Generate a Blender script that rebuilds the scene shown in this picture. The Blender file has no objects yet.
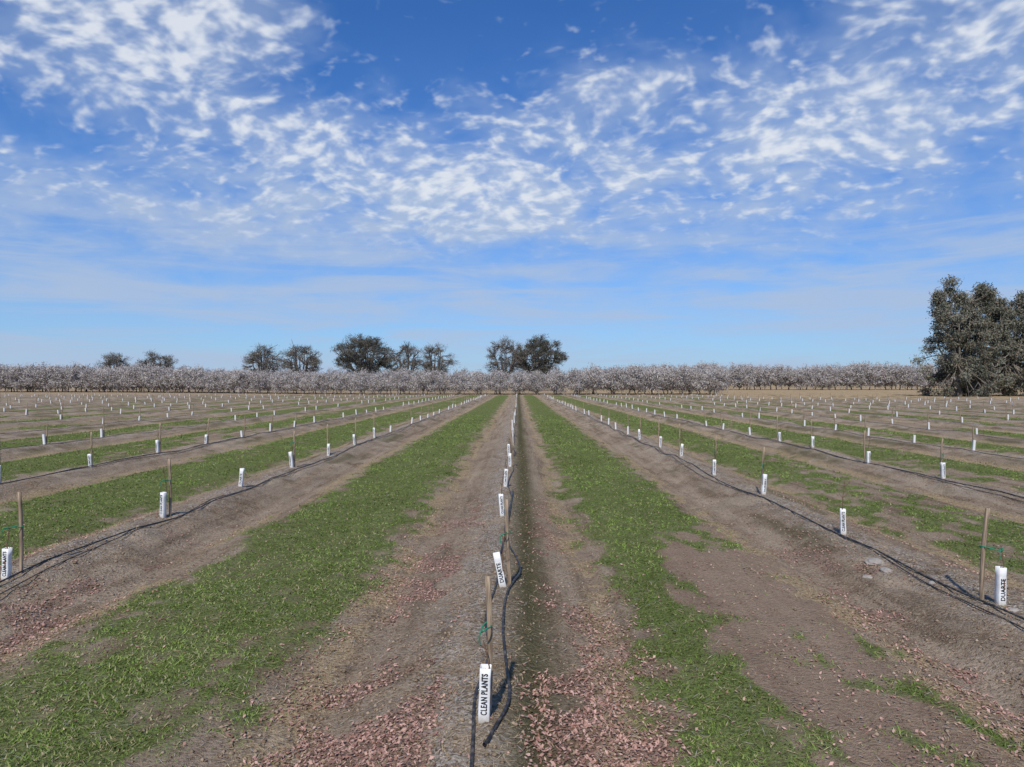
import bpy, math, random
import numpy as np
from mathutils import Vector, Matrix
random.seed(7); R=np.random.default_rng(7)
sc=bpy.context.scene
H=2.8; F=683.0; VX=518.0; VY=383.0
def gp(px,py,z=0.0):
    d=F*(H-z)/(py-VY); return ((px-VX)/F*d, d)
# ---------------------------------------------------------------- noise
_T=R.random((256,256))
def vn(x,y,s=0):
    x=np.asarray(x,float)+s*17.3; y=np.asarray(y,float)+s*31.7
    ix=np.floor(x).astype(int); iy=np.floor(y).astype(int)
    fx=x-ix; fy=y-iy; fx=fx*fx*(3-2*fx); fy=fy*fy*(3-2*fy)
    a=_T[ix&255,iy&255]; b=_T[(ix+1)&255,iy&255]; c=_T[ix&255,(iy+1)&255]; d=_T[(ix+1)&255,(iy+1)&255]
    return (a*(1-fx)+b*fx)*(1-fy)+(c*(1-fx)+d*fx)*fy
def fbm(x,y,s=0,o=3):
    r=0;a=0.5;t=0
    for i in range(o):
        r=r+a*vn(x*2**i,y*2**i,s+i*3); t+=a; a*=0.5
    return r/t-0.5
def sst(a,b,x):
    t=np.clip((x-a)/(b-a),0,1); return t*t*(3-2*t)
# ---------------------------------------------------------------- field layout
X0=-0.28; SL=6.62; SR=6.0
def rowpos(k): return X0+(k*SL if k<0 else k*SR)
def rc(x):
    dx=x-X0; s=np.where(dx<0,SL,SR); u=dx/s; k=np.round(u); return dx-k*s,k,np.floor(u),s
def hgt(x,y):
    x=np.asarray(x,float); y=np.asarray(y,float)
    d,k,a,s=rc(x); ad=np.abs(d+0.14*fbm(y*0.35,k*5.1,4))
    inf=((y<165)&(x>-175)&(x<140)).astype(float)
    h=0.21*np.exp(-(ad/0.72)**2.6)*(0.85+0.6*fbm(y*0.5,k*7.7,9))
    h=h-0.07*np.exp(-((ad-1.35)/0.3)**2)+0.04*sst(1.8,2.3,ad)
    h=h+0.22*fbm(x*1.3,y*0.9,2)*np.exp(-(ad/1.4)**2)
    h=h-0.05*np.exp(-((d-0.43)/0.2)**2)*(k==0)*np.exp(-(y/50)**2)
    h=h+0.08*fbm(x*4.5,y*0.22,17,2)*sst(2.6,1.0,ad)
    h=h*inf
    near=np.clip(1-y/40,0,1)
    h=h+0.07*fbm(x*0.7,y*0.35,1,2)+near*0.08*fbm(x*4,y*4,3,3)*np.where(ad<2,1,0.5)
    return h
_ag={-1:1.0,0:1.0,-2:1.15,1:1.12,-3:1.05,2:1.02,-4:0.98,3:0.98}
_agt=np.array([_ag.get(i-40,0.84+0.18*random.random()) for i in range(80)])
def masks(x,y):
    d,k,a,s=rc(x); ad=np.abs(d)
    ai=np.clip(a+40,0,79).astype(int)
    st=_agt[ai]
    n1=fbm(x*0.9,y*0.35,5,3); n2=fbm(x*3,y*2.2,6,3); n3=fbm(x*0.35,y*0.09,8,2); n4=fbm(x*1.7,y*1.1,14,3)
    main=(a==-1)|(a==0)
    edge=np.where(main,np.where(k==0,np.where(d<0,1.95,1.62),2.1),1.6)
    g=sst(edge-0.5,edge+0.4,ad+0.6*n1*np.where(main,0.8,1.4)+1.3*n2)
    pat=sst(-0.24,0.12,(st-0.8)*0.9+n3*0.9+n1*1.1+n2*1.0)
    g=g*np.where(main,1.0,pat*0.95)
    e=((x-2.95-0.04*(y-8))/1.0)**2+((y-7.2)/6.2)**2
    bp=sst(1.3,0.5,e+1.8*n1+1.8*n2)
    g=g*(1-bp*0.97)
    thin=sst(14,5,y)*(x<0)*0.42+sst(13,5,y)*(x>3.3)*0.55+0.2
    g=g*(1-thin*sst(-0.14,0.16,-n2-n4*0.9))
    far=np.maximum(sst(150,175,y+6*n1),sst(118,126,y+5*n1)*sst(38,46,x))
    g=g*(1-far)
    lit=sst(0.2,0.6,ad)*sst(2.3,1.5,ad+0.9*n1)*sst(-0.17,0.08,n2+n1*0.9-0.018*(y-8.5))*sst(24,6,y)
    lit=lit*np.where(k==0,1,0.65)
    lit=np.maximum(lit,bp*0.25*sst(-.1,.2,n2))
    lit=lit*(1-g)
    straw=np.exp(-((ad+0.5*n1-edge+0.35)/0.35)**2)*(1-g)*0.95*sst(-0.2,0.12,n2+0.08)
    straw=np.maximum(straw,far*np.where(x>20,0.9,0.5))
    berm=np.exp(-((d+np.where(k==0,0.15,0))/0.5)**2)
    wet=np.exp(-((d-0.42)/0.27)**2)*sst(-0.5,-0.05,n1+0.15)*(k==0)
    wet=np.maximum(wet,0.75*np.exp(-((ad-0.65)/0.35)**2)*sst(0.0,0.2,n1+n2*0.5)*(k!=0))
    pale=sst(0.0,0.17,n4+0.5*n1)*np.exp(-(ad/1.7)**2)*np.where(k!=0,1,0.35)
    return g,lit,straw,berm,np.clip(wet,0,1),bp,pale
# ---------------------------------------------------------------- mesh helper
def npmesh(name,V,Fc,mat=None,cols=None,smooth=False,link=True):
    V=np.asarray(V,np.float32); Fc=np.asarray(Fc,np.int32); n,k=Fc.shape
    me=bpy.data.meshes.new(name); me.vertices.add(len(V)); me.vertices.foreach_set('co',V.ravel())
    me.loops.add(n*k); me.loops.foreach_set('vertex_index',Fc.ravel())
    me.polygons.add(n); me.polygons.foreach_set('loop_start',np.arange(0,n*k,k,dtype=np.int32))
    me.polygons.foreach_set('loop_total',np.full(n,k,np.int32))
    if smooth: me.polygons.foreach_set('use_smooth',np.ones(n,bool))
    me.update(calc_edges=True)
    for cn,c in (cols or {}).items():
        at=me.attributes.new(cn,'FLOAT_COLOR','POINT'); at.data.foreach_set('color',np.asarray(c,np.float32).ravel())
    if mat: me.materials.append(mat)
    if not link: return me
    ob=bpy.data.objects.new(name,me); sc.collection.objects.link(ob); return ob
def rgba(*a):
    return np.stack([np.broadcast_to(v,np.shape(a[0])) for v in a],-1)
# ---------------------------------------------------------------- node helper
class NT:
    def __init__(s,t): s.t=t; s.n=t.nodes; s.l=t.links
    def put(s,sock,v):
        if v is None: return
        if isinstance(v,bpy.types.NodeSocket): s.l.new(v,sock)
        elif isinstance(v,(tuple,list)) and len(v)==3 and sock.type=='RGBA': sock.default_value=(*v,1)
        else: sock.default_value=v
    def m(s,op,a,b=None,c=None,clamp=False):
        n=s.n.new('ShaderNodeMath'); n.operation=op; n.use_clamp=clamp
        for i,v in enumerate((a,b,c)): s.put(n.inputs[i],v)
        return n.outputs[0]
    def mix(s,f,a,b,bt='MIX'):
        n=s.n.new('ShaderNodeMix'); n.data_type='RGBA'; n.blend_type=bt
        s.put(n.inputs[0],f); s.put(n.inputs[6],a); s.put(n.inputs[7],b); return n.outputs[2]
    def noise(s,v,sc_,det=4,rough=0.55,dist=0.0,out=0):
        n=s.n.new('ShaderNodeTexNoise'); s.put(n.inputs['Vector'],v)
        n.inputs['Scale'].default_value=sc_; n.inputs['Detail'].default_value=det
        n.inputs['Roughness'].default_value=rough; n.inputs['Distortion'].default_value=dist
        return n.outputs[out]
    def vor(s,v,sc_,out='Color'):
        n=s.n.new('ShaderNodeTexVoronoi'); s.put(n.inputs['Vector'],v); n.inputs['Scale'].default_value=sc_; return n.outputs[out]
    def ss(s,x,a,b,lo=0.0,hi=1.0):
        n=s.n.new('ShaderNodeMapRange'); n.interpolation_type='SMOOTHSTEP'
        s.put(n.inputs[0],x); n.inputs[1].default_value=a; n.inputs[2].default_value=b
        n.inputs[3].default_value=lo; n.inputs[4].default_value=hi; return n.outputs[0]
    def comb(s,x,y,z):
        n=s.n.new('ShaderNodeCombineXYZ'); s.put(n.inputs[0],x); s.put(n.inputs[1],y); s.put(n.inputs[2],z); return n.outputs[0]
    def sep(s,v):
        n=s.n.new('ShaderNodeSeparateXYZ'); s.put(n.inputs[0],v); return n.outputs
    def mapp(s,v,scale,rot=(0,0,0)):
        n=s.n.new('ShaderNodeMapping'); n.inputs['Scale'].default_value=scale; n.inputs['Rotation'].default_value=rot; s.put(n.inputs[0],v); return n.outputs[0]
    def attr(s,name):
        n=s.n.new('ShaderNodeAttribute'); n.attribute_name=name; return n
    def bump(s,h,st,dist):
        n=s.n.new('ShaderNodeBump'); n.inputs['Strength'].default_value=st; n.inputs['Distance'].default_value=dist
        s.put(n.inputs['Height'],h); return n.outputs[0]
def newmat(name,rough=0.9,spec=0.2,diffuse=False):
    m=bpy.data.materials.new(name); m.use_nodes=True; t=NT(m.node_tree); b=m.node_tree.nodes['Principled BSDF']
    if diffuse:
        t.n.remove(b); b=t.n.new('ShaderNodeBsdfDiffuse'); t.l.new(b.outputs[0],t.n['Material Output'].inputs[0]); return m,t,b
    b.inputs['Roughness'].default_value=rough; b.inputs['Specular IOR Level'].default_value=spec
    return m,t,b
def pos(t,obj=False):
    if obj: return t.n.new('ShaderNodeTexCoord').outputs['Object']
    return t.n.new('ShaderNodeNewGeometry').outputs['Position']
def K(c,f): return tuple(v*f for v in c)
# ---------------------------------------------------------------- ground material
gm,t,b=newmat('field_soil',diffuse=True)
P=pos(t)
A=t.attr('mA'); ac=t.n.new('ShaderNodeSeparateColor'); t.l.new(A.outputs['Color'],ac.inputs[0]); berm=A.outputs['Alpha']
B=t.attr('mB'); bc=t.n.new('ShaderNodeSeparateColor'); t.l.new(B.outputs['Color'],bc.inputs[0])
q=0.84
nf=t.noise(P,26,4,0.72); nm=t.noise(P,4,4,0.62); nl=t.noise(P,0.7,2,0.6); ns=t.noise(t.mapp(P,(3.2,0.16,1)),1.0,3,0.6)
soil=t.mix(t.ss(nm,0.3,0.7),K((0.25,0.175,0.112),q),K((0.42,0.315,0.215),q))
soil=t.mix(t.ss(nl,0.35,0.65),soil,K((0.40,0.305,0.215),q))
soil=t.mix(t.m('MULTIPLY',t.ss(ns,0.5,0.68),0.65),soil,K((0.52,0.41,0.295),q))
soil=t.mix(t.m('MULTIPLY',t.ss(ns,0.5,0.34),0.6),soil,K((0.18,0.128,0.085),q))
soil=t.mix(t.m('MULTIPLY',bc.outputs[2],0.7),soil,K((0.60,0.475,0.34),q))
soil=t.mix(t.m('MULTIPLY',t.ss(nf,0.52,0.66),0.6),soil,K((0.62,0.50,0.37),q))
soil=t.mix(t.m('MULTIPLY',t.ss(nf,0.48,0.34),0.75),soil,K((0.115,0.08,0.052),q))
soil=t.mix(t.m('MULTIPLY',bc.outputs[1],0.6),soil,t.mix(nf,K((0.30,0.20,0.135),q),K((0.46,0.33,0.235),q)))
cv=t.vor(P,42); cs=t.n.new('ShaderNodeSeparateColor'); t.l.new(cv,cs.inputs[0])
chips=t.mix(t.m('POWER',cs.outputs[0],1.3),(0.15,0.115,0.085),(0.60,0.52,0.43))
soil=t.mix(t.m('MULTIPLY',berm,t.ss(nm,0.35,0.6)),soil,chips)
lc=t.mix(cs.outputs[1],(0.25,0.13,0.10),(0.52,0.335,0.27))
lc=t.mix(t.ss(cs.outputs[2],0.6,0.9),lc,(0.13,0.085,0.058))
lm=t.ss(t.m('ADD',ac.outputs[1],t.m('MULTIPLY',t.m('SUBTRACT',nf,0.5),1.8)),0.35,0.65)
soil=t.mix(t.m('MULTIPLY',lm,0.7),soil,lc)
stc=t.mix(t.ss(nf,0.35,0.65),(0.27,0.185,0.098),(0.56,0.43,0.26))
sm=t.ss(t.m('ADD',ac.outputs[2],t.m('MULTIPLY',t.m('SUBTRACT',nf,0.5),1.2)),0.2,0.8)
soil=t.mix(t.m('MULTIPLY',sm,0.85),soil,stc)
soil=t.mix(t.m('MULTIPLY',bc.outputs[0],0.85),soil,t.mix(nf,(0.035,0.034,0.013),(0.125,0.122,0.052)))
gc=t.mix(t.ss(nf,0.35,0.65),(0.055,0.083,0.018),(0.18,0.24,0.06))
gc=t.mix(t.m('MULTIPLY',t.ss(nm,0.42,0.65),0.5),gc,(0.215,0.22,0.105))
gmk=t.ss(t.m('ADD',ac.outputs[0],t.m('ADD',t.m('MULTIPLY',t.m('SUBTRACT',nf,0.5),1.9),t.m('MULTIPLY',t.m('SUBTRACT',nm,0.5),1.3))),0.18,0.75)
col=t.mix(t.m('MULTIPLY',gmk,0.9),soil,gc)
t.l.new(col,b.inputs['Color'])
t.l.new(t.bump(t.m('ADD',nf,t.m('MULTIPLY',nm,0.8)),0.9,0.065),b.inputs['Normal'])
# ---------------------------------------------------------------- ground mesh
def seg(a,b_,st): return list(np.arange(a,b_,st))
xp=seg(0,8,0.05)+seg(8,30,0.12)+seg(30,130,0.3)+seg(130,260,2.5)+list(np.geomspace(260,4000,14))
xs=np.array([-v for v in xp[:0:-1]]+xp)
ys=[-60,-40,-25,-15,-10,-7,-5,-3.5]; y=-2.5
while y<4: ys.append(y); y+=0.12
while y<300: ys.append(y); y+=max(0.045,0.0085*y)
ys=np.array(ys+list(np.geomspace(305,5000,14)))
XX,YY=np.meshgrid(xs,ys); ZZ=hgt(XX,YY)
g,lit,straw,berm_,wet,bp,pale=masks(XX,YY)
nx,ny=len(xs),len(ys)
ii=(np.arange(ny-1)[:,None]*nx+np.arange(nx-1)[None,:]).ravel()
Fc=np.stack([ii,ii+1,ii+1+nx,ii+nx],-1)
ground=npmesh('field_ground',np.stack([XX,YY,ZZ],-1).reshape(-1,3),Fc,gm,
   {'mA':rgba(g.ravel(),lit.ravel(),straw.ravel(),berm_.ravel()),'mB':rgba(wet.ravel(),bp.ravel(),pale.ravel(),1.0)},smooth=True)
# ---------------------------------------------------------------- scatter materials
def varmat(name,c0,c1,c2=None,rough=0.7,trans=0.0,nz=None):
    m,t,b=newmat(name,diffuse=True)
    a=t.attr('var'); s=t.n.new('ShaderNodeSeparateColor'); t.l.new(a.outputs['Color'],s.inputs[0])
    c=t.mix(s.outputs[0],c0,c1)
    if c2: c=t.mix(t.ss(s.outputs[1],0.7,0.85),c,c2)
    t.l.new(c,b.inputs['Color'])
    return m
grass_m=varmat('grass_blades',(0.085,0.125,0.028),(0.23,0.315,0.078),(0.33,0.295,0.165),0.8)
leaf_m=varmat('dead_leaves',(0.27,0.14,0.105),(0.58,0.375,0.30),(0.16,0.10,0.07),0.9)
clod_m=varmat('soil_clods',(0.18,0.127,0.082),(0.37,0.28,0.195),(0.46,0.37,0.27),1.0)
straw_m=varmat('dry_straw',(0.28,0.195,0.105),(0.56,0.44,0.27),(0.40,0.36,0.31),0.95)
def sample(n,y0,y1,spread=1.0,xmax=None):
    u=R.random(n); y=y0*(y1/y0)**u; w=0.80*y+1.5
    x=(R.random(n)*2-1)*w*spread; return x,y
x,y=sample(500000,4.2,60); gg=masks(x,y)[0]; tuft=sst(-0.22,0.12,fbm(x*9,y*9,21,2)); keep=R.random(len(x))<(gg**1.2)*0.95*(0.22+0.78*tuft); x=x[keep];y=y[keep]
n=len(x); z=hgt(x,y); an=R.random(n)*6.283; ln=(0.008+0.022*R.random(n)**1.6)*(0.6+0.9*np.clip(fbm(x*1.5,y*1.5,11)+0.5,0,1)); wd=0.003+0.0007*y+0.002*R.random(n)
ln=ln*(1+y*0.02)
la=R.random(n)*6.283; lean=ln*(0.5+1.5*R.random(n))
V=np.zeros((n,3,3)); V[:,0]=np.stack([x-np.cos(an)*wd,y-np.sin(an)*wd,z-0.004],-1); V[:,1]=np.stack([x+np.cos(an)*wd,y+np.sin(an)*wd,z-0.004],-1)
V[:,2]=np.stack([x+np.cos(la)*lean,y+np.sin(la)*lean,z+ln],-1)
cl=np.clip(0.48+1.7*fbm(x*1.2,y*0.8,12)+0.5*(R.random(n)-0.5),0,1); c2=np.clip(R.random(n)*0.85+np.where((y<13)&(x<0),0.12,0)+0.4*fbm(x*2,y*2,15),0,1)
npmesh('grass',V.reshape(-1,3),np.arange(n*3).reshape(-1,3),grass_m,{'var':np.repeat(rgba(cl,c2,0.0,1.0),3,0)})
def quads(x,y,z,L,W,tilt):
    n=len(x); a=R.random(n)*6.283; u=np.stack([np.cos(a),np.sin(a),tilt*(R.random(n)-0.5)*2],-1)
    v=np.stack([-np.sin(a),np.cos(a),tilt*(R.random(n)-0.5)*2],-1); p=np.stack([x,y,z],-1)
    L=L[:,None];W=W[:,None]
    V=np.stack([p-u*L,p-v*W+u*L*0.1,p+u*L,p+v*W+u*L*0.1],1); return V.reshape(-1,3),np.arange(n*4).reshape(-1,4)
x,y=sample(230000,4.2,26); k=R.random(len(x))<(masks(x,y)[1]*0.95+0.008); x=x[k];y=y[k];n=len(x)
V,Fq=quads(x,y,hgt(x,y)+0.008+0.014*R.random(n),0.010+0.015*R.random(n),0.005+0.009*R.random(n),0.65)
npmesh('fallen_leaves',V,Fq,leaf_m,{'var':np.repeat(rgba(R.random(n),R.random(n),0.0,1.0),4,0)})
x,y=sample(120000,4.2,30); mm=masks(x,y); k=R.random(len(x))<(mm[2]*0.7+mm[3]*0.6+0.05+0.12*mm[0]); x=x[k];y=y[k];n=len(x)
V,Fq=quads(x,y,hgt(x,y)+0.006+0.01*R.random(n),0.02+0.05*R.random(n),0.0015+0.0002*y,0.25)
npmesh('dry_straw',V,Fq,straw_m,{'var':np.repeat(rgba(R.random(n),R.random(n),0.0,1.0),4,0)})
x,y=sample(70000,4.2,28); mm=masks(x,y); k=R.random(len(x))<(1-mm[0])*(0.8-0.6*mm[5]); x=x[k];y=y[k];n=len(x)
oc=np.array([[1,0,0],[-1,0,0],[0,1,0],[0,-1,0],[0,0,1],[0,0,-1]],float); of=np.array([[0,2,4],[2,1,4],[1,3,4],[3,0,4],[2,0,5],[1,2,5],[3,1,5],[0,3,5]])
s=(0.004+0.024*R.random(n)**6)*(1+0.015*y); V=oc[None]*(0.6+0.6*R.random((n,6,1)))*s[:,None,None]; V[:,:,2]*=0.6
a=R.random(n)*6.28; ca,sa=np.cos(a)[:,None],np.sin(a)[:,None]; V=np.stack([V[:,:,0]*ca-V[:,:,1]*sa,V[:,:,0]*sa+V[:,:,1]*ca,V[:,:,2]],-1)
V+=np.stack([x,y,hgt(x,y)+s*0.2],-1)[:,None]
npmesh('soil_clods',V.reshape(-1,3),(of[None]+6*np.arange(n)[:,None,None]).reshape(-1,3),clod_m,{'var':np.repeat(rgba(R.random(n),R.random(n)*.8,0.0,1.0),6,0)})
# ---------------------------------------------------------------- tubes
def tube(P,rad,sides=6,cap=True):
    P=np.asarray(P,float); n=len(P); rad=np.broadcast_to(rad,(n,)); T=np.gradient(P,axis=0); T/=np.linalg.norm(T,axis=1)[:,None]+1e-9
    up=np.array([0,0,1.0]) if abs(T[0,2])<0.9 else np.array([1.0,0,0])
    A_=np.cross(T,up); A_/=np.linalg.norm(A_,axis=1)[:,None]+1e-9; B_=np.cross(T,A_)
    th=np.arange(sides)/sides*2*np.pi
    V=P[:,None]+rad[:,None,None]*(np.cos(th)[None,:,None]*A_[:,None]+np.sin(th)[None,:,None]*B_[:,None])
    i=np.arange(n-1)[:,None]*sides; j=np.arange(sides)[None]; j2=(j+1)%sides
    Fq=np.stack([i+j,i+j2,i+j2+sides,i+j+sides],-1).reshape(-1,4); return V.reshape(-1,3),Fq
def merge(parts):
    Vs=[];Fs=[];o=0
    for V,Fq in parts: Vs.append(V);Fs.append(Fq+o);o+=len(V)
    return np.concatenate(Vs),np.concatenate(Fs)
def crom(pts,m=12):
    P=[np.array(p,float) for p in pts]; P=[2*P[0]-P[1]]+P+[2*P[-1]-P[-2]]; out=[]
    for i in range(1,len(P)-2):
        for j in range(m):
            u=j/m; a,b_,c,d=P[i-1],P[i],P[i+1],P[i+2]
            out.append(0.5*((2*b_)+(c-a)*u+(2*a-5*b_+4*c-d)*u*u+(3*b_-a-3*c+d)*u**3))
    out.append(P[-2]); return np.array(out)
hose_m,t,b=newmat('black_polyethylene',0.5,0.4); P=pos(t)
t.l.new(t.mix(t.ss(t.noise(P,14,4,0.6),0.45,0.7),(0.02,0.02,0.022),(0.13,0.112,0.095)),b.inputs['Base Color'])
def hose(pts2,r,lift=None,name='drip_irrigation_hose'):
    C=crom(pts2); z=hgt(C[:,0],C[:,1])
    zm=np.array([z[max(0,i-2):i+3].max() for i in range(len(z))]); z=np.array([zm[max(0,i-3):i+4].mean() for i in range(len(z))]); z=np.maximum(z,hgt(C[:,0],C[:,1]))+r*0.7
    if C.shape[1]>2: z=z+np.maximum(C[:,2],0)
    V,Fq=tube(np.stack([C[:,0],C[:,1],z],-1),r,8); npmesh(name,V,Fq,hose_m,smooth=True)
# ---------------------------------------------------------------- hoses
xc=rowpos(0)
main=[gp(470,790,.15),gp(473,745,.15),gp(476,700,.15),gp(489,655,.15),gp(486,620,.15),gp(497,585,.15),gp(500,555,.15),gp(506,530,.15),gp(512,500,.15)]
main=[(a,b_,0) for a,b_ in main]; yy=main[-1][1]
while yy<150: yy+=2.6; main.append((xc+0.12+0.07*math.sin(yy*1.3)+0.05*random.uniform(-1,1),yy,0))
hose(main,0.014)
loop=[gp(484,752,.15),gp(492,742,.15),gp(509,705,.15),gp(506,665,.15),gp(503,630,.15),gp(507,598,.15),gp(520,572,.15),gp(516,556,.15),gp(508,541,.15),gp(505,528,.15),gp(511,505,.15),gp(513,490,.15)]
hose([(a,b_,0.01) for a,b_ in loop],0.014)
for k in range(-9,10):
    if k==0: continue
    xr=rowpos(k); pts=[]; yy=3.0; sd=1 if k<0 else -1
    while yy<150:
        pts.append((xr+sd*0.2+0.05*math.sin(yy*0.6+k)+0.03*random.uniform(-1,1),yy,0.0)); yy+=2.6 if yy<40 else 5
    hose(pts,0.013 if abs(k)<3 else 0.010)
    if abs(k)<3:
        pts=[];yy=3.0
        while yy<60: pts.append((xr+sd*0.28+0.10*math.sin(yy*0.45+k*2)+0.05*random.uniform(-1,1),yy,0.0)); yy+=2.2
        hose(pts,0.008)
# ---------------------------------------------------------------- tree guards, stakes, saplings
gu_m,t,b=newmat('waxed_carton_white',0.55,0.3); P=pos(t,True); z=t.sep(P)[2]
dirt=t.ss(t.m('ADD',z,t.m('MULTIPLY',t.noise(P,18,4,0.6),0.16)),0.18,0.05)
c=t.mix(t.ss(t.noise(P,9,4),0.35,0.7),(0.82,0.82,0.80),(0.70,0.69,0.65)); c=t.mix(t.m('MULTIPLY',dirt,0.75),c,(0.33,0.26,0.19)); t.l.new(c,b.inputs['Base Color'])
ink_m,t,b=newmat('black_ink',0.6,0.2); t.l.new(t.mix(t.noise(pos(t,True),40),(0.008,0.008,0.01),(0.03,0.03,0.035)),b.inputs['Base Color'])
wd_m,t,b=newmat('weathered_wood',0.85,0.15); P=pos(t,True)
w=t.noise(t.mapp(P,(60,60,3)),1.0,5,0.6); t.l.new(t.mix(t.ss(w,0.3,0.7),(0.13,0.095,0.065),(0.42,0.32,0.22)),b.inputs['Base Color']); t.l.new(t.bump(w,0.5,0.004),b.inputs['Normal'])
bk_m,t,b=newmat('sapling_bark',0.8,0.2); t.l.new(t.mix(t.noise(pos(t,True),30),(0.07,0.035,0.022),(0.2,0.12,0.08)),b.inputs['Base Color'])
tp_m,t,b=newmat('green_tie_tape',0.4,0.4); t.l.new(t.mix(t.noise(pos(t,True),50),(0.01,0.15,0.08),(0.03,0.30,0.16)),b.inputs['Base Color'])
GW=0.043
def carton_mesh(seed,hh=0.47,w=GW):
    r=random.Random(seed); Vs=[];ch=0.006
    base=[(w-ch,-w),(w,-w+ch),(w,w-ch),(w-ch,w),(-w+ch,w),(-w,w-ch),(-w,-w+ch),(-w+ch,-w)]
    nz=6; jit=[(r.uniform(-.003,.003),r.uniform(-.003,.003)) for _ in range(nz)]
    sk=r.uniform(-0.12,0.12)
    for inner in (1.0,0.93):
        for i in range(nz):
            z=-0.03+(hh+0.03)*i/(nz-1); tz=1+0.05*math.sin(i*1.3+seed)*0.5
            for (a,b_) in base: Vs.append(((a*tz+b_*sk*0.3)*inner+jit[i][0],b_*tz*inner+jit[i][1],z+(r.uniform(-.004,.004) if i==nz-1 else 0)))
    Fs=[]
    for i in range(nz-1):
        for j in range(8):
            j2=(j+1)%8; Fs.append((i*8+j,i*8+j2,(i+1)*8+j2,(i+1)*8+j)); o=nz*8; Fs.append((o+i*8+j2,o+i*8+j,o+(i+1)*8+j,o+(i+1)*8+j2))
    for j in range(8):
        j2=(j+1)%8; a=(nz-1)*8; Fs.append((a+j,a+j2,a+nz*8+j2,a+nz*8+j))
    return npmesh('tree_guard_mesh',Vs,Fs,gu_m,link=False)
cartons=[carton_mesh(i) for i in range(4)]
def text_mesh(s,L,Hh):
    cu=bpy.data.curves.new('lettering',type='FONT'); cu.body=s; cu.offset=0.03; cu.space_character=1.1; o=bpy.data.objects.new('tmp',cu); sc.collection.objects.link(o)
    bpy.context.view_layer.update(); me=bpy.data.meshes.new_from_object(o.evaluated_get(bpy.context.evaluated_depsgraph_get())); bpy.data.objects.remove(o)
    co=np.zeros(len(me.vertices)*3); me.vertices.foreach_get('co',co); co=co.reshape(-1,3)
    mn,mx=co.min(0),co.max(0); c=(co-mn)/(mx-mn+1e-9)
    out=np.stack([-(c[:,1]-0.5)*Hh,np.zeros(len(co)),(c[:,0])*L],-1); me.vertices.foreach_set('co',out.astype(np.float32).ravel()); me.update()
    me.materials.clear(); me.materials.append(ink_m); return me
tx=[text_mesh('CLEAN PLANTS',0.36,0.05),text_mesh('DUARTE',0.27,0.054),text_mesh('NURSERY',0.3,0.048)]
def put(name,me,loc,rot=(0,0,0),parent=None):
    o=bpy.data.objects.new(name,me); sc.collection.objects.link(o); o.location=loc; o.rotation_euler=rot
    if parent: o.parent=parent
    return o
def stake_mesh(seed,L=1.12,w=0.021):
    r=random.Random(seed); Vs=[];nz=8; ch=0.003
    base=[(w-ch,-w),(w,-w+ch),(w,w-ch),(w-ch,w),(-w+ch,w),(-w,w-ch),(-w,-w+ch),(-w+ch,-w)]
    bx,by=r.uniform(-.02,.02),r.uniform(-.02,.02)
    for i in range(nz):
        q=i/(nz-1); z=-0.1+(L+0.1)*q
        for a,b_ in base: Vs.append((a+bx*math.sin(q*3)+r.uniform(-.001,.001),b_*0.8+by*math.sin(q*3),z+(r.uniform(-.006,.006) if i==nz-1 else 0)))
    Fs=[(i*8+j,i*8+(j+1)%8,(i+1)*8+(j+1)%8,(i+1)*8+j) for i in range(nz-1) for j in range(8)]
    o=(nz-1)*8; Fs+=[(o,o+1,o+2,o+3),(o,o+3,o+4,o+7),(o+4,o+5,o+6,o+7)]
    return npmesh('wooden_stake_mesh',Vs,Fs,wd_m,link=False)
stakes=[stake_mesh(i) for i in range(4)]
def sapling_mesh(seed):
    r=random.Random(seed); parts=[]; L=r.uniform(0.7,1.0); n=10
    bx,by=r.uniform(-.05,.05),r.uniform(-.05,.05)
    P=np.array([[bx*math.sin(i/n*4)+0.012*r.uniform(-1,1),by*math.sin(i/n*3),-0.03+L*i/n] for i in range(n+1)])
    parts.append(tube(P,np.linspace(0.009,0.004,n+1),6))
    for j in range(r.randint(2,5)):
        i=r.randint(6,n-1); a=r.random()*6.28; l=r.uniform(0.05,0.16); q=np.array([[0,0,0],[math.cos(a)*l*.5,math.sin(a)*l*.5,l*.45],[math.cos(a)*l*.8,math.sin(a)*l*.8,l]])+P[i]
        parts.append(tube(q,np.array([0.004,0.003,0.0015]),5))
    V,Fq=merge(parts); return npmesh('sapling_mesh',V,Fq,bk_m,smooth=True,link=False)
saps=[sapling_mesh(i) for i in range(5)]
def ring_tape(a,b_,z):
    n=20; pts=[]
    c=((a[0]+b_[0])/2,(a[1]+b_[1])/2); dx,dy=b_[0]-a[0],b_[1]-a[1]; L=math.hypot(dx,dy)/2+0.03; an=math.atan2(dy,dx)
    for i in range(n+1):
        th=i/n*2*math.pi; u,v=L*math.cos(th),0.03*math.sin(th); pts.append((c[0]+u*math.cos(an)-v*math.sin(an),c[1]+u*math.sin(an)+v*math.cos(an),z+0.01*math.sin(th*2)))
    parts=[tube(pts,0.007,5)]
    parts.append(tube([(a[0]-.02,a[1]-.03,z),(a[0]-.035,a[1]-.04,z-.04),(a[0]-.03,a[1]-.045,z-.10)],0.006,4))
    return merge(parts)
def box(x,y,z,w,d,h,lx=0,ly=0):
    V=np.array([[sx*w+ (lx if sz else 0),sy*d+(ly if sz else 0),h if sz else -0.03] for sz in (0,1) for sx,sy in ((-1,-1),(1,-1),(1,1),(-1,1))])+[x,y,z]
    Fq=np.array([[0,1,5,4],[1,2,6,5],[2,3,7,6],[3,0,4,7]]); return V,Fq
fg=[];fs=[]
S=3.92
rngp={0:5.6,-1:9.15,1:8.15}
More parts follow.
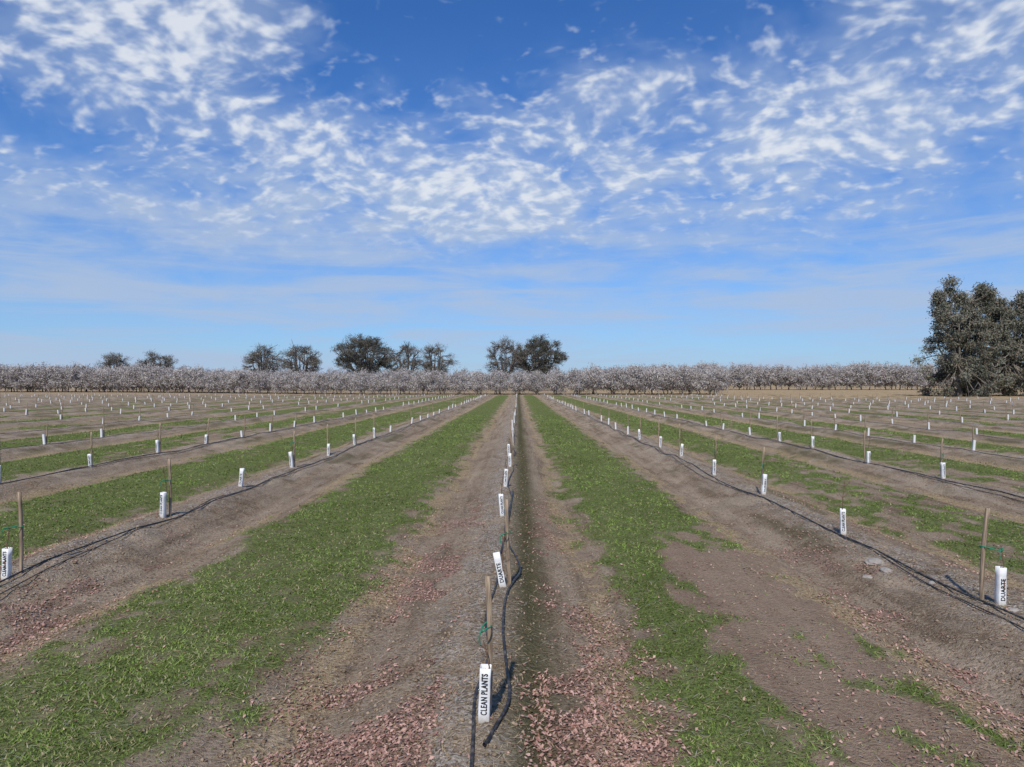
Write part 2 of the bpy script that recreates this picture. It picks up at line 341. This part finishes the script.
for k in range(-22,20):
    xr=rowpos(k); ys0=rngp.get(k,5+random.random()*S); yend=150 if k<8 else 118
    if k in (0,): yend=155
    i=0; yy=ys0
    while yy<yend:
        dx=random.uniform(-.06,.06); x=xr+dx; y=yy+random.uniform(-.2,.2)
        if i==0 and k in rngp: x,y=xr,yy
        if k==0 and i==0: x,y=gp(484,725,.17)
        if k==0 and i==1: x,y=gp(503,588,.17)
        if abs(x)<0.82*y+3:
            z=float(hgt(x,y))-0.005
            near=abs(k)<=2 and i<7
            miss=(random.random()<0.2 and not near)
            st=random.random()<(0.72 if not near else 0.85) or i==0
            sx,sy=x+random.choice((-1,1))*random.uniform(.02,.06),y+0.10+random.uniform(0,.05)
            if k==0 and i==0: sx,sy=x+0.03,y+0.12
            if k==0 and i==1: sx,sy=x+0.09,y+0.14
            if k==1 and i==0: sx,sy=x-0.13,y+0.12
            if k==-1 and i==0: sx,sy=x+0.10,y+0.12
            if near:
                rot=(random.uniform(-.07,.07),random.uniform(-.09,.09),random.uniform(-.3,.3))
                if k==0 and i==0: rot=(0.02,0.03,-0.05)
                if k==0 and i==1: rot=(-0.05,-0.2,0.05)
                if k in(1,-1) and i==0: rot=(0,0.02,0)
                gd=put('tree_guard',cartons[random.randrange(4)],(x,y,z),rot)
                gd.scale=(1,1,random.uniform(.88,1.04))
                ti=0 if (k,i) in ((0,0),(-1,0)) else (1 if (k,i) in((1,0),(0,1)) else random.randrange(3))
                put('lettering',tx[ti],(0.0,-GW-0.0045,0.07),(0,0,0),gd)
                sp=put('sapling',saps[random.randrange(5)],(x+.01,y,z),(0,0,random.random()*6))
                if k==0 and i==0: sp.scale=(1,1,.85)
                if st:
                    so=put('wooden_stake',stakes[random.randrange(4)],(sx,sy,float(hgt(sx,sy))),(random.uniform(-.04,.04),random.uniform(-.05,.05),random.uniform(-.3,.3)))
                    if k==0 and i==0: so.rotation_euler=(0,-0.01,0.1); so.scale=(1,1,.95)
                    if i<4:
                        V,Fq=ring_tape((x,y),(sx,sy),z+random.uniform(.62,.78)); npmesh('green_tie_tape',V,Fq,tp_m)
            elif not miss:
                fg.append(box(x,y,z,.04,.04,random.uniform(.32,.45),random.uniform(-.05,.05),0))
                if st: fs.append(box(sx,sy,z,.021,.018,random.uniform(.85,1.15),random.uniform(-.07,.07),0))
        yy+=S; i+=1
fgm,t,b=newmat('carton_white_distant',0.6,0.3); t.l.new(t.mix(t.noise(pos(t),3),(0.62,0.61,0.58),(0.78,0.78,0.76)),b.inputs['Base Color'])
V,Fq=merge(fg); npmesh('distant_tree_guards',V,Fq,fgm)
V,Fq=merge(fs); npmesh('distant_wooden_stakes',V,Fq,wd_m)
# ---------------------------------------------------------------- rocks
rk_m,t,b=newmat('field_stone',0.9,0.2); P=pos(t); t.l.new(t.mix(t.noise(P,12,5),(0.2,0.17,0.14),(0.46,0.42,0.37)),b.inputs['Base Color'])
import bmesh
for px,py,s in ((873,569,.09),(884,575,.07),(866,577,.05),(1010,620,.05),(930,590,.04)):
    x,y=gp(px,py,.05); bm=bmesh.new(); bmesh.ops.create_icosphere(bm,subdivisions=3,radius=1)
    o1=random.random()*50
    for v in bm.verts:
        c=v.co.copy(); q=1+0.7*float(fbm(c.x*1.3+o1,c.y*1.3+c.z*1.7,3)); v.co=Vector((c.x*s*1.4*q,c.y*s*q,c.z*s*.6*q))
    me=bpy.data.meshes.new('field_stone'); bm.to_mesh(me); bm.free(); me.materials.append(rk_m); put('field_stone',me,(x,y,float(hgt(x,y))+s*.15),(0,0,random.random()*6))
# ---------------------------------------------------------------- trees
def faces_cloud(C,L,W,down=0.0,Dr=None):
    n=len(C); d=R.normal(size=(n,3)); d[:,2]-=down; d/=np.linalg.norm(d,axis=1)[:,None]
    if Dr is not None: d=d*0.75+Dr; d/=np.linalg.norm(d,axis=1)[:,None]
    e=np.cross(d,R.normal(size=(n,3))); e/=np.linalg.norm(e,axis=1)[:,None]+1e-9
    L=L*(0.5+R.random(n))[:,None]; W=W*(0.6+0.8*R.random(n))[:,None]
    V=np.stack([C-d*L,C-e*W,C+d*L,C+e*W],1); return V.reshape(-1,3),np.arange(4*n).reshape(-1,4)
def bez(a,b_,c,n=6):
    q=np.linspace(0,1,n)[:,None]; return (1-q)**2*a+2*q*(1-q)*b_+q*q*c
def tree(Ht,Wd,trunk,nclump,cr,nleaf,nmain=6,tr=0.45,base=0.25,shape='dome',twr=0.05):
    wood=[];cz=Ht*base+(Ht*(1-base))/2; rz=Ht*(1-base)/2; rx=Wd/2
    fork=np.array([R.normal()*.2,R.normal()*.2,trunk])
    wood.append(tube(bez(np.array([0,0,-.3]),np.array([R.normal()*.2,R.normal()*.2,trunk*.5]),fork,6),np.linspace(tr*1.3,tr*.8,6),7))
    ends=[]
    for i in range(nmain):
        a=i/nmain*6.283+R.normal()*.3; el=R.uniform(0.15,0.9)
        e=np.array([math.cos(a)*rx*.6*(1.2-el),math.sin(a)*rx*.6*(1.2-el),cz-rz*.3+rz*1.05*el])
        m=(fork+e)/2+np.array([math.cos(a)*rx*.15,math.sin(a)*rx*.15,-.03*Ht]); p=bez(fork,m,e,7); wood.append(tube(p,np.linspace(tr*.6,tr*.2,7),5)); ends+=list(p[2:])
    ends=np.array(ends); LC=[];LV=[]; ph=R.random(4)*6.28
    for c in range(nclump):
        v=R.normal(size=3); v/=np.linalg.norm(v); rr=R.uniform(0.3,1.0)**0.5
        lump=0.88+0.12*math.sin(v[0]*4+ph[0])+0.10*math.sin(v[1]*5+v[2]*7+ph[1])
        if shape=='euc':
            j=R.integers(5); cx_=np.array([-.62,-.28,.05,.38,.66])[j]*rx; top=np.array([.80,.97,.9,1.0,.86])[(j+int(ph[2]))%5]
            zc=R.uniform(0.02,1.0)*top*Ht; tap=(1-(zc/(top*Ht))**3)*0.9+0.12
            q=np.array([cx_+R.normal()*rx*.17*tap,R.normal()*rx*.45*tap,zc])
        else:
            q=np.array([v[0]*rx*rr*lump,v[1]*rx*rr*lump,cz+v[2]*rz*rr*(0.85+.15*lump)])
            if q[2]<Ht*base*0.9: q[2]=Ht*base*0.9+abs(R.normal())*0.8
        j=np.argmin(((ends-q)**2).sum(1)); s=ends[j]; m=(s+q)/2+R.normal(size=3)*0.03*Wd
        pth=bez(s,m,q,4); wood.append(tube(pth,np.linspace(tr*.2,twr,4),4))
        n=int(nleaf*R.uniform(.5,1.4)); C=q+R.normal(size=(n,3))*cr*R.uniform(.6,1.2)*np.array([1,1,.8])
        for b2 in range(2):
            wood.append(tube(bez(pth[1+b2],(pth[1+b2]+C[b2])/2+R.normal(size=3)*.1*cr,C[b2]+(C[b2]-q)*.6,3),np.linspace(twr*1.4,twr*.6,3),3))
        LC.append(C); LV.append(np.full(n,R.random())*.65+.35*R.random(n))
    return merge([(a,b_) for a,b_ in wood]),np.concatenate(LC),np.concatenate(LV),cz
bark_m,t,b=newmat('tree_bark',diffuse=True); P=pos(t); t.l.new(t.mix(t.noise(P,1.5,3),(0.085,0.072,0.06),(0.2,0.175,0.15)),b.inputs['Color'])
obark,t,b=newmat('orchard_bark',diffuse=True); P=pos(t); t.l.new(t.mix(t.noise(P,1.5,3),(0.19,0.165,0.147),(0.34,0.30,0.27)),b.inputs['Color'])
euc_bark,t,b=newmat('eucalyptus_bark',diffuse=True); P=pos(t); t.l.new(t.mix(t.noise(P,1.2,3),(0.12,0.10,0.08),(0.34,0.30,0.25)),b.inputs['Color'])
oak_l=varmat('oak_twigs',(0.11,0.10,0.088),(0.24,0.215,0.185),(0.11,0.11,0.075),0.9)
oak_d=varmat('oak_foliage',(0.065,0.063,0.052),(0.165,0.153,0.13),(0.085,0.092,0.06),0.9)
euc_l=varmat('eucalyptus_foliage',(0.055,0.06,0.043),(0.25,0.25,0.19),(0.24,0.20,0.15),0.8)
alm_l=varmat('almond_blossom',(0.32,0.29,0.268),(0.58,0.54,0.51),(0.36,0.315,0.28),0.9)
def build(name,loc,T,lm,bm_,L,W,down=0,radial=0):
    wood,LC,LV,cz=T
    par=npmesh(name,*wood,bm_); par.location=loc
    Dr=None
    if radial:
        Dr=LC-np.array([0,0,cz*.6]); Dr/=np.linalg.norm(Dr,axis=1)[:,None]+1e-6; Dr*=radial
    V,Fq=faces_cloud(LC,L,W,down,Dr); n=len(LC)
    c=npmesh('crown',V,Fq,lm,{'var':np.repeat(rgba(LV,R.random(n),0.0,1.0),4,0)}); c.parent=par
DO=265.
for px,w,ty,dk,dd in ((113,36,352,0,300),(154,42,350,0,300),(262,42,344,0,DO),(301,48,343,0,DO),(363,60,333,1,DO),(405,40,342,0,DO),(436,38,343,0,DO+5),(506,46,337,0,DO),(538,56,335,1,DO+6)):
    s=dd/F; hh=(VY-ty)*s+H; ww=w*s
    T=tree(hh,ww,hh*.2,int(ww*(8 if not dk else 9)),.8,38 if not dk else 70,nmain=12,tr=.65,base=.2,twr=.085)
    build('valley_oak_tree',((px-VX)*s,dd,0),T,oak_d if dk else oak_l,bark_m,.8,.045 if not dk else .062,0,.6)
DE=142.
for px,w,ty,dd in ((957,64,281,DE),(1004,68,286,DE+4),(1060,70,290,DE+2)):
    s=dd/F; hh=(VY-ty)*s+H; ww=w*s
    T=tree(hh,ww,hh*.2,260,.62,200,nmain=9,tr=.5,base=.07,shape='euc')
    build('eucalyptus_tree',((px-VX)*s,dd,0),T,euc_l,euc_bark,.27,.09,0.9)
# orchard mass
temps=[]
for i in range(7):
    T=tree(6.0,6.8,0.9,56,0.5,40,nmain=5,tr=.12,base=.13,twr=.025)
    temps.append((T[0],faces_cloud(T[1],.27,.06),T[2]))
WV=[];LVs=[];LCs=[]
def plant(x,y,sc_):
    (wv,wf),(lv,lf),va=temps[R.integers(7)]; a=R.random()*6.28; M=np.array([[math.cos(a),-math.sin(a),0],[math.sin(a),math.cos(a),0],[0,0,1]])*sc_
    M[2,2]*=R.uniform(.92,1.08); o=np.array([x,y,0]); WV.append((wv@M.T+o,wf)); LVs.append((lv@M.T+o,lf)); LCs.append(np.clip(va*.75+R.uniform(0,.25),0,1))
x=-200.
while x<54:
    f=sst(-150,-20,np.array(x)); yf=218-48*float(f); 
    ht=8.6-2.7*float(sst(-170,-40,np.array(x)))+1.0*float(sst(8,22,np.array(x)))
    for r_ in range(4): plant(x+R.normal()*.5,yf+r_*5.6+R.normal()*.4,ht/6.0*R.uniform(.9,1.06))
    x+=5.0
x=52.
while x<330:
    for r_ in range(3): plant(x+R.normal()*.6,300+r_*7+R.normal()*.5,1.75*R.uniform(.88,1.08))
    x+=7.0
V,Fq=merge(WV); o=npmesh('almond_orchard',V,Fq,obark)
V,Fq=merge(LVs); va=np.concatenate(LCs); c=npmesh('blossom_crowns',V,Fq,alm_l,{'var':np.repeat(rgba(va,R.random(len(va)),0.0,1.0),4,0)}); c.parent=o
# ---------------------------------------------------------------- sky
SUN_AZ=190.; SUN_EL=45.; SK=0.12
w=bpy.data.worlds.new('World'); sc.world=w; w.use_nodes=True; t=NT(w.node_tree)
try: w.cycles.sampling_method='NONE'
except Exception as e: print(e)
for n in list(t.n): t.n.remove(n)
out=t.n.new('ShaderNodeOutputWorld'); bg=t.n.new('ShaderNodeBackground'); bg.inputs[1].default_value=SK; t.l.new(bg.outputs[0],out.inputs[0])
sky=t.n.new('ShaderNodeTexSky'); sky.sky_type='NISHITA'; sky.sun_disc=False; sky.sun_elevation=math.radians(SUN_EL); sky.sun_rotation=math.radians(SUN_AZ)
sky.air_density=1.0; sky.dust_density=0.4; sky.ozone_density=3.0
D=t.n.new('ShaderNodeTexCoord').outputs['Generated']; dx,dy,dz=t.sep(D)
az=t.m('MULTIPLY',t.m('ARCTAN2',dx,dy),57.2958); el=t.m('MULTIPLY',t.m('ARCSINE',dz),57.2958)
zz=t.m('ADD',t.m('MAXIMUM',dz,0.0),0.36)
PP=t.comb(t.m('DIVIDE',dx,zz),t.m('DIVIDE',dy,zz),0.0)
def ae(px,py):
    a=math.atan((px-VX)/F); e=math.atan((VY-py)/F*math.cos(a)); return math.degrees(a),math.degrees(e)
def blob(px,py,rx,ry,ang=0.0,amp=1.0):
    a,e=ae(px,py); c,s=math.cos(math.radians(ang)),math.sin(math.radians(ang)); rx=rx/12.;ry=ry/12.
    u=t.m('SUBTRACT',az,a); v=t.m('SUBTRACT',el,e)
    p=t.m('DIVIDE',t.m('ADD',t.m('MULTIPLY',u,c),t.m('MULTIPLY',v,s)),rx); q=t.m('DIVIDE',t.m('SUBTRACT',t.m('MULTIPLY',v,c),t.m('MULTIPLY',u,s)),ry)
    r=t.m('ADD',t.m('MULTIPLY',p,p),t.m('MULTIPLY',q,q)); return t.m('MULTIPLY',t.m('EXPONENT',t.m('MULTIPLY',r,-1.0)),amp)
def add(*a):
    r=a[0]
    for v in a[1:]: r=t.m('ADD',r,v)
    return r
wn=t.noise(PP,4.0,2,0.5,out=1); wv=t.n.new('ShaderNodeVectorMath'); wv.operation='MULTIPLY_ADD'; t.l.new(wn,wv.inputs[0]); wv.inputs[1].default_value=(.10,.10,0); t.l.new(PP,wv.inputs[2]); PW=wv.outputs[0]
PR=t.mapp(PW,(1.0,1.15,1),(0,0,math.radians(25)))
puff=t.noise(PR,25,2.5,0.5,0.0); puf2=t.noise(PR,8,3,0.55); big=t.noise(PP,2.4,3,0.55)
cover=add(blob(175,5,150,50,-5,.8),blob(330,150,230,46,-14,.72),blob(40,85,110,45,0,.35),blob(760,130,340,75,12,.45),blob(560,110,140,50,10,.35),
          blob(960,50,180,60,20,.25),
          blob(410,20,110,60,0,-.55),blob(650,10,180,35,0,-.35),blob(640,250,150,24,0,-.35),blob(310,75,110,18,15,-.4),blob(90,120,90,18,0,-.2))
cov=add(cover,t.m('MULTIPLY',t.m('SUBTRACT',big,0.5),1.25),t.m('MULTIPLY',t.m('SUBTRACT',puf2,0.5),1.6),-0.08)
fade=t.ss(el,8,15)
pd=t.m('MULTIPLY',t.ss(t.m('ADD',t.m('MULTIPLY',t.m('SUBTRACT',puff,0.5),1.4),t.m('ADD',0.5,t.m('MULTIPLY',cov,0.31))),0.50,1.0),fade)
smooth_v=add(blob(120,220,270,48,0,.85),blob(430,215,240,40,0,.7),blob(850,180,340,95,0,.6),blob(850,300,420,28,0,.5),blob(100,290,320,16,0,.5),blob(450,300,200,12,0,.35))
veil=t.m('ADD',t.m('MULTIPLY',t.m('MULTIPLY',t.ss(cov,-0.25,0.8),0.42),fade),t.m('MULTIPLY',smooth_v,t.m('ADD',0.22,t.m('MULTIPLY',t.m('SUBTRACT',puf2,0.3),1.5))),clamp=True)
veil=t.m('MINIMUM',veil,0.85)
strk=t.noise(t.mapp(t.comb(az,el,0.0),(0.055,0.5,1)),1.0,5,0.58,0.5)
sk=t.m('MULTIPLY',t.ss(strk,0.40,0.64),t.m('MULTIPLY',t.ss(el,16,9),0.75))
haze=t.m('MULTIPLY',t.m('EXPONENT',t.m('DIVIDE',t.m('MAXIMUM',el,0.0),-5.0)),0.95)
dens=t.m('SUBTRACT',1.0,t.m('MULTIPLY',t.m('SUBTRACT',1.0,t.m('MULTIPLY',pd,0.88)),t.m('MULTIPLY',t.m('SUBTRACT',1.0,veil),t.m('SUBTRACT',1.0,sk))))
hs=t.mix(1.0,sky.outputs[0],(0.32,0.66,1.10),'MULTIPLY')
def kc(r,g_,b_): return (r/SK,g_/SK,b_/SK)
c=t.mix(haze,hs,kc(.44,.57,.74))
c=t.mix(dens,c,t.mix(pd,kc(.42,.525,.71),kc(.74,.785,.86)))
t.l.new(c,bg.inputs[0])
# ---------------------------------------------------------------- sun & camera
sd=Vector((math.sin(math.radians(SUN_AZ))*math.cos(math.radians(SUN_EL)),math.cos(math.radians(SUN_AZ))*math.cos(math.radians(SUN_EL)),math.sin(math.radians(SUN_EL))))
L=bpy.data.lights.new('sun','SUN'); L.energy=3.8; L.angle=math.radians(1.2); L.color=(1,.94,.85); lo=bpy.data.objects.new('sun',L); sc.collection.objects.link(lo); lo.rotation_euler=(-sd).to_track_quat('-Z','Y').to_euler()
cd=bpy.data.cameras.new('camera'); cd.lens=24.0; cd.sensor_width=36; cd.clip_end=8000; cam=bpy.data.objects.new('camera',cd); sc.collection.objects.link(cam)
cam.location=(0,0,H); cam.rotation_euler=(math.radians(90),0,math.atan((VX-512)/F)); sc.camera=cam
sc.view_settings.view_transform='Standard'; sc.view_settings.look='None'; sc.view_settings.exposure=0
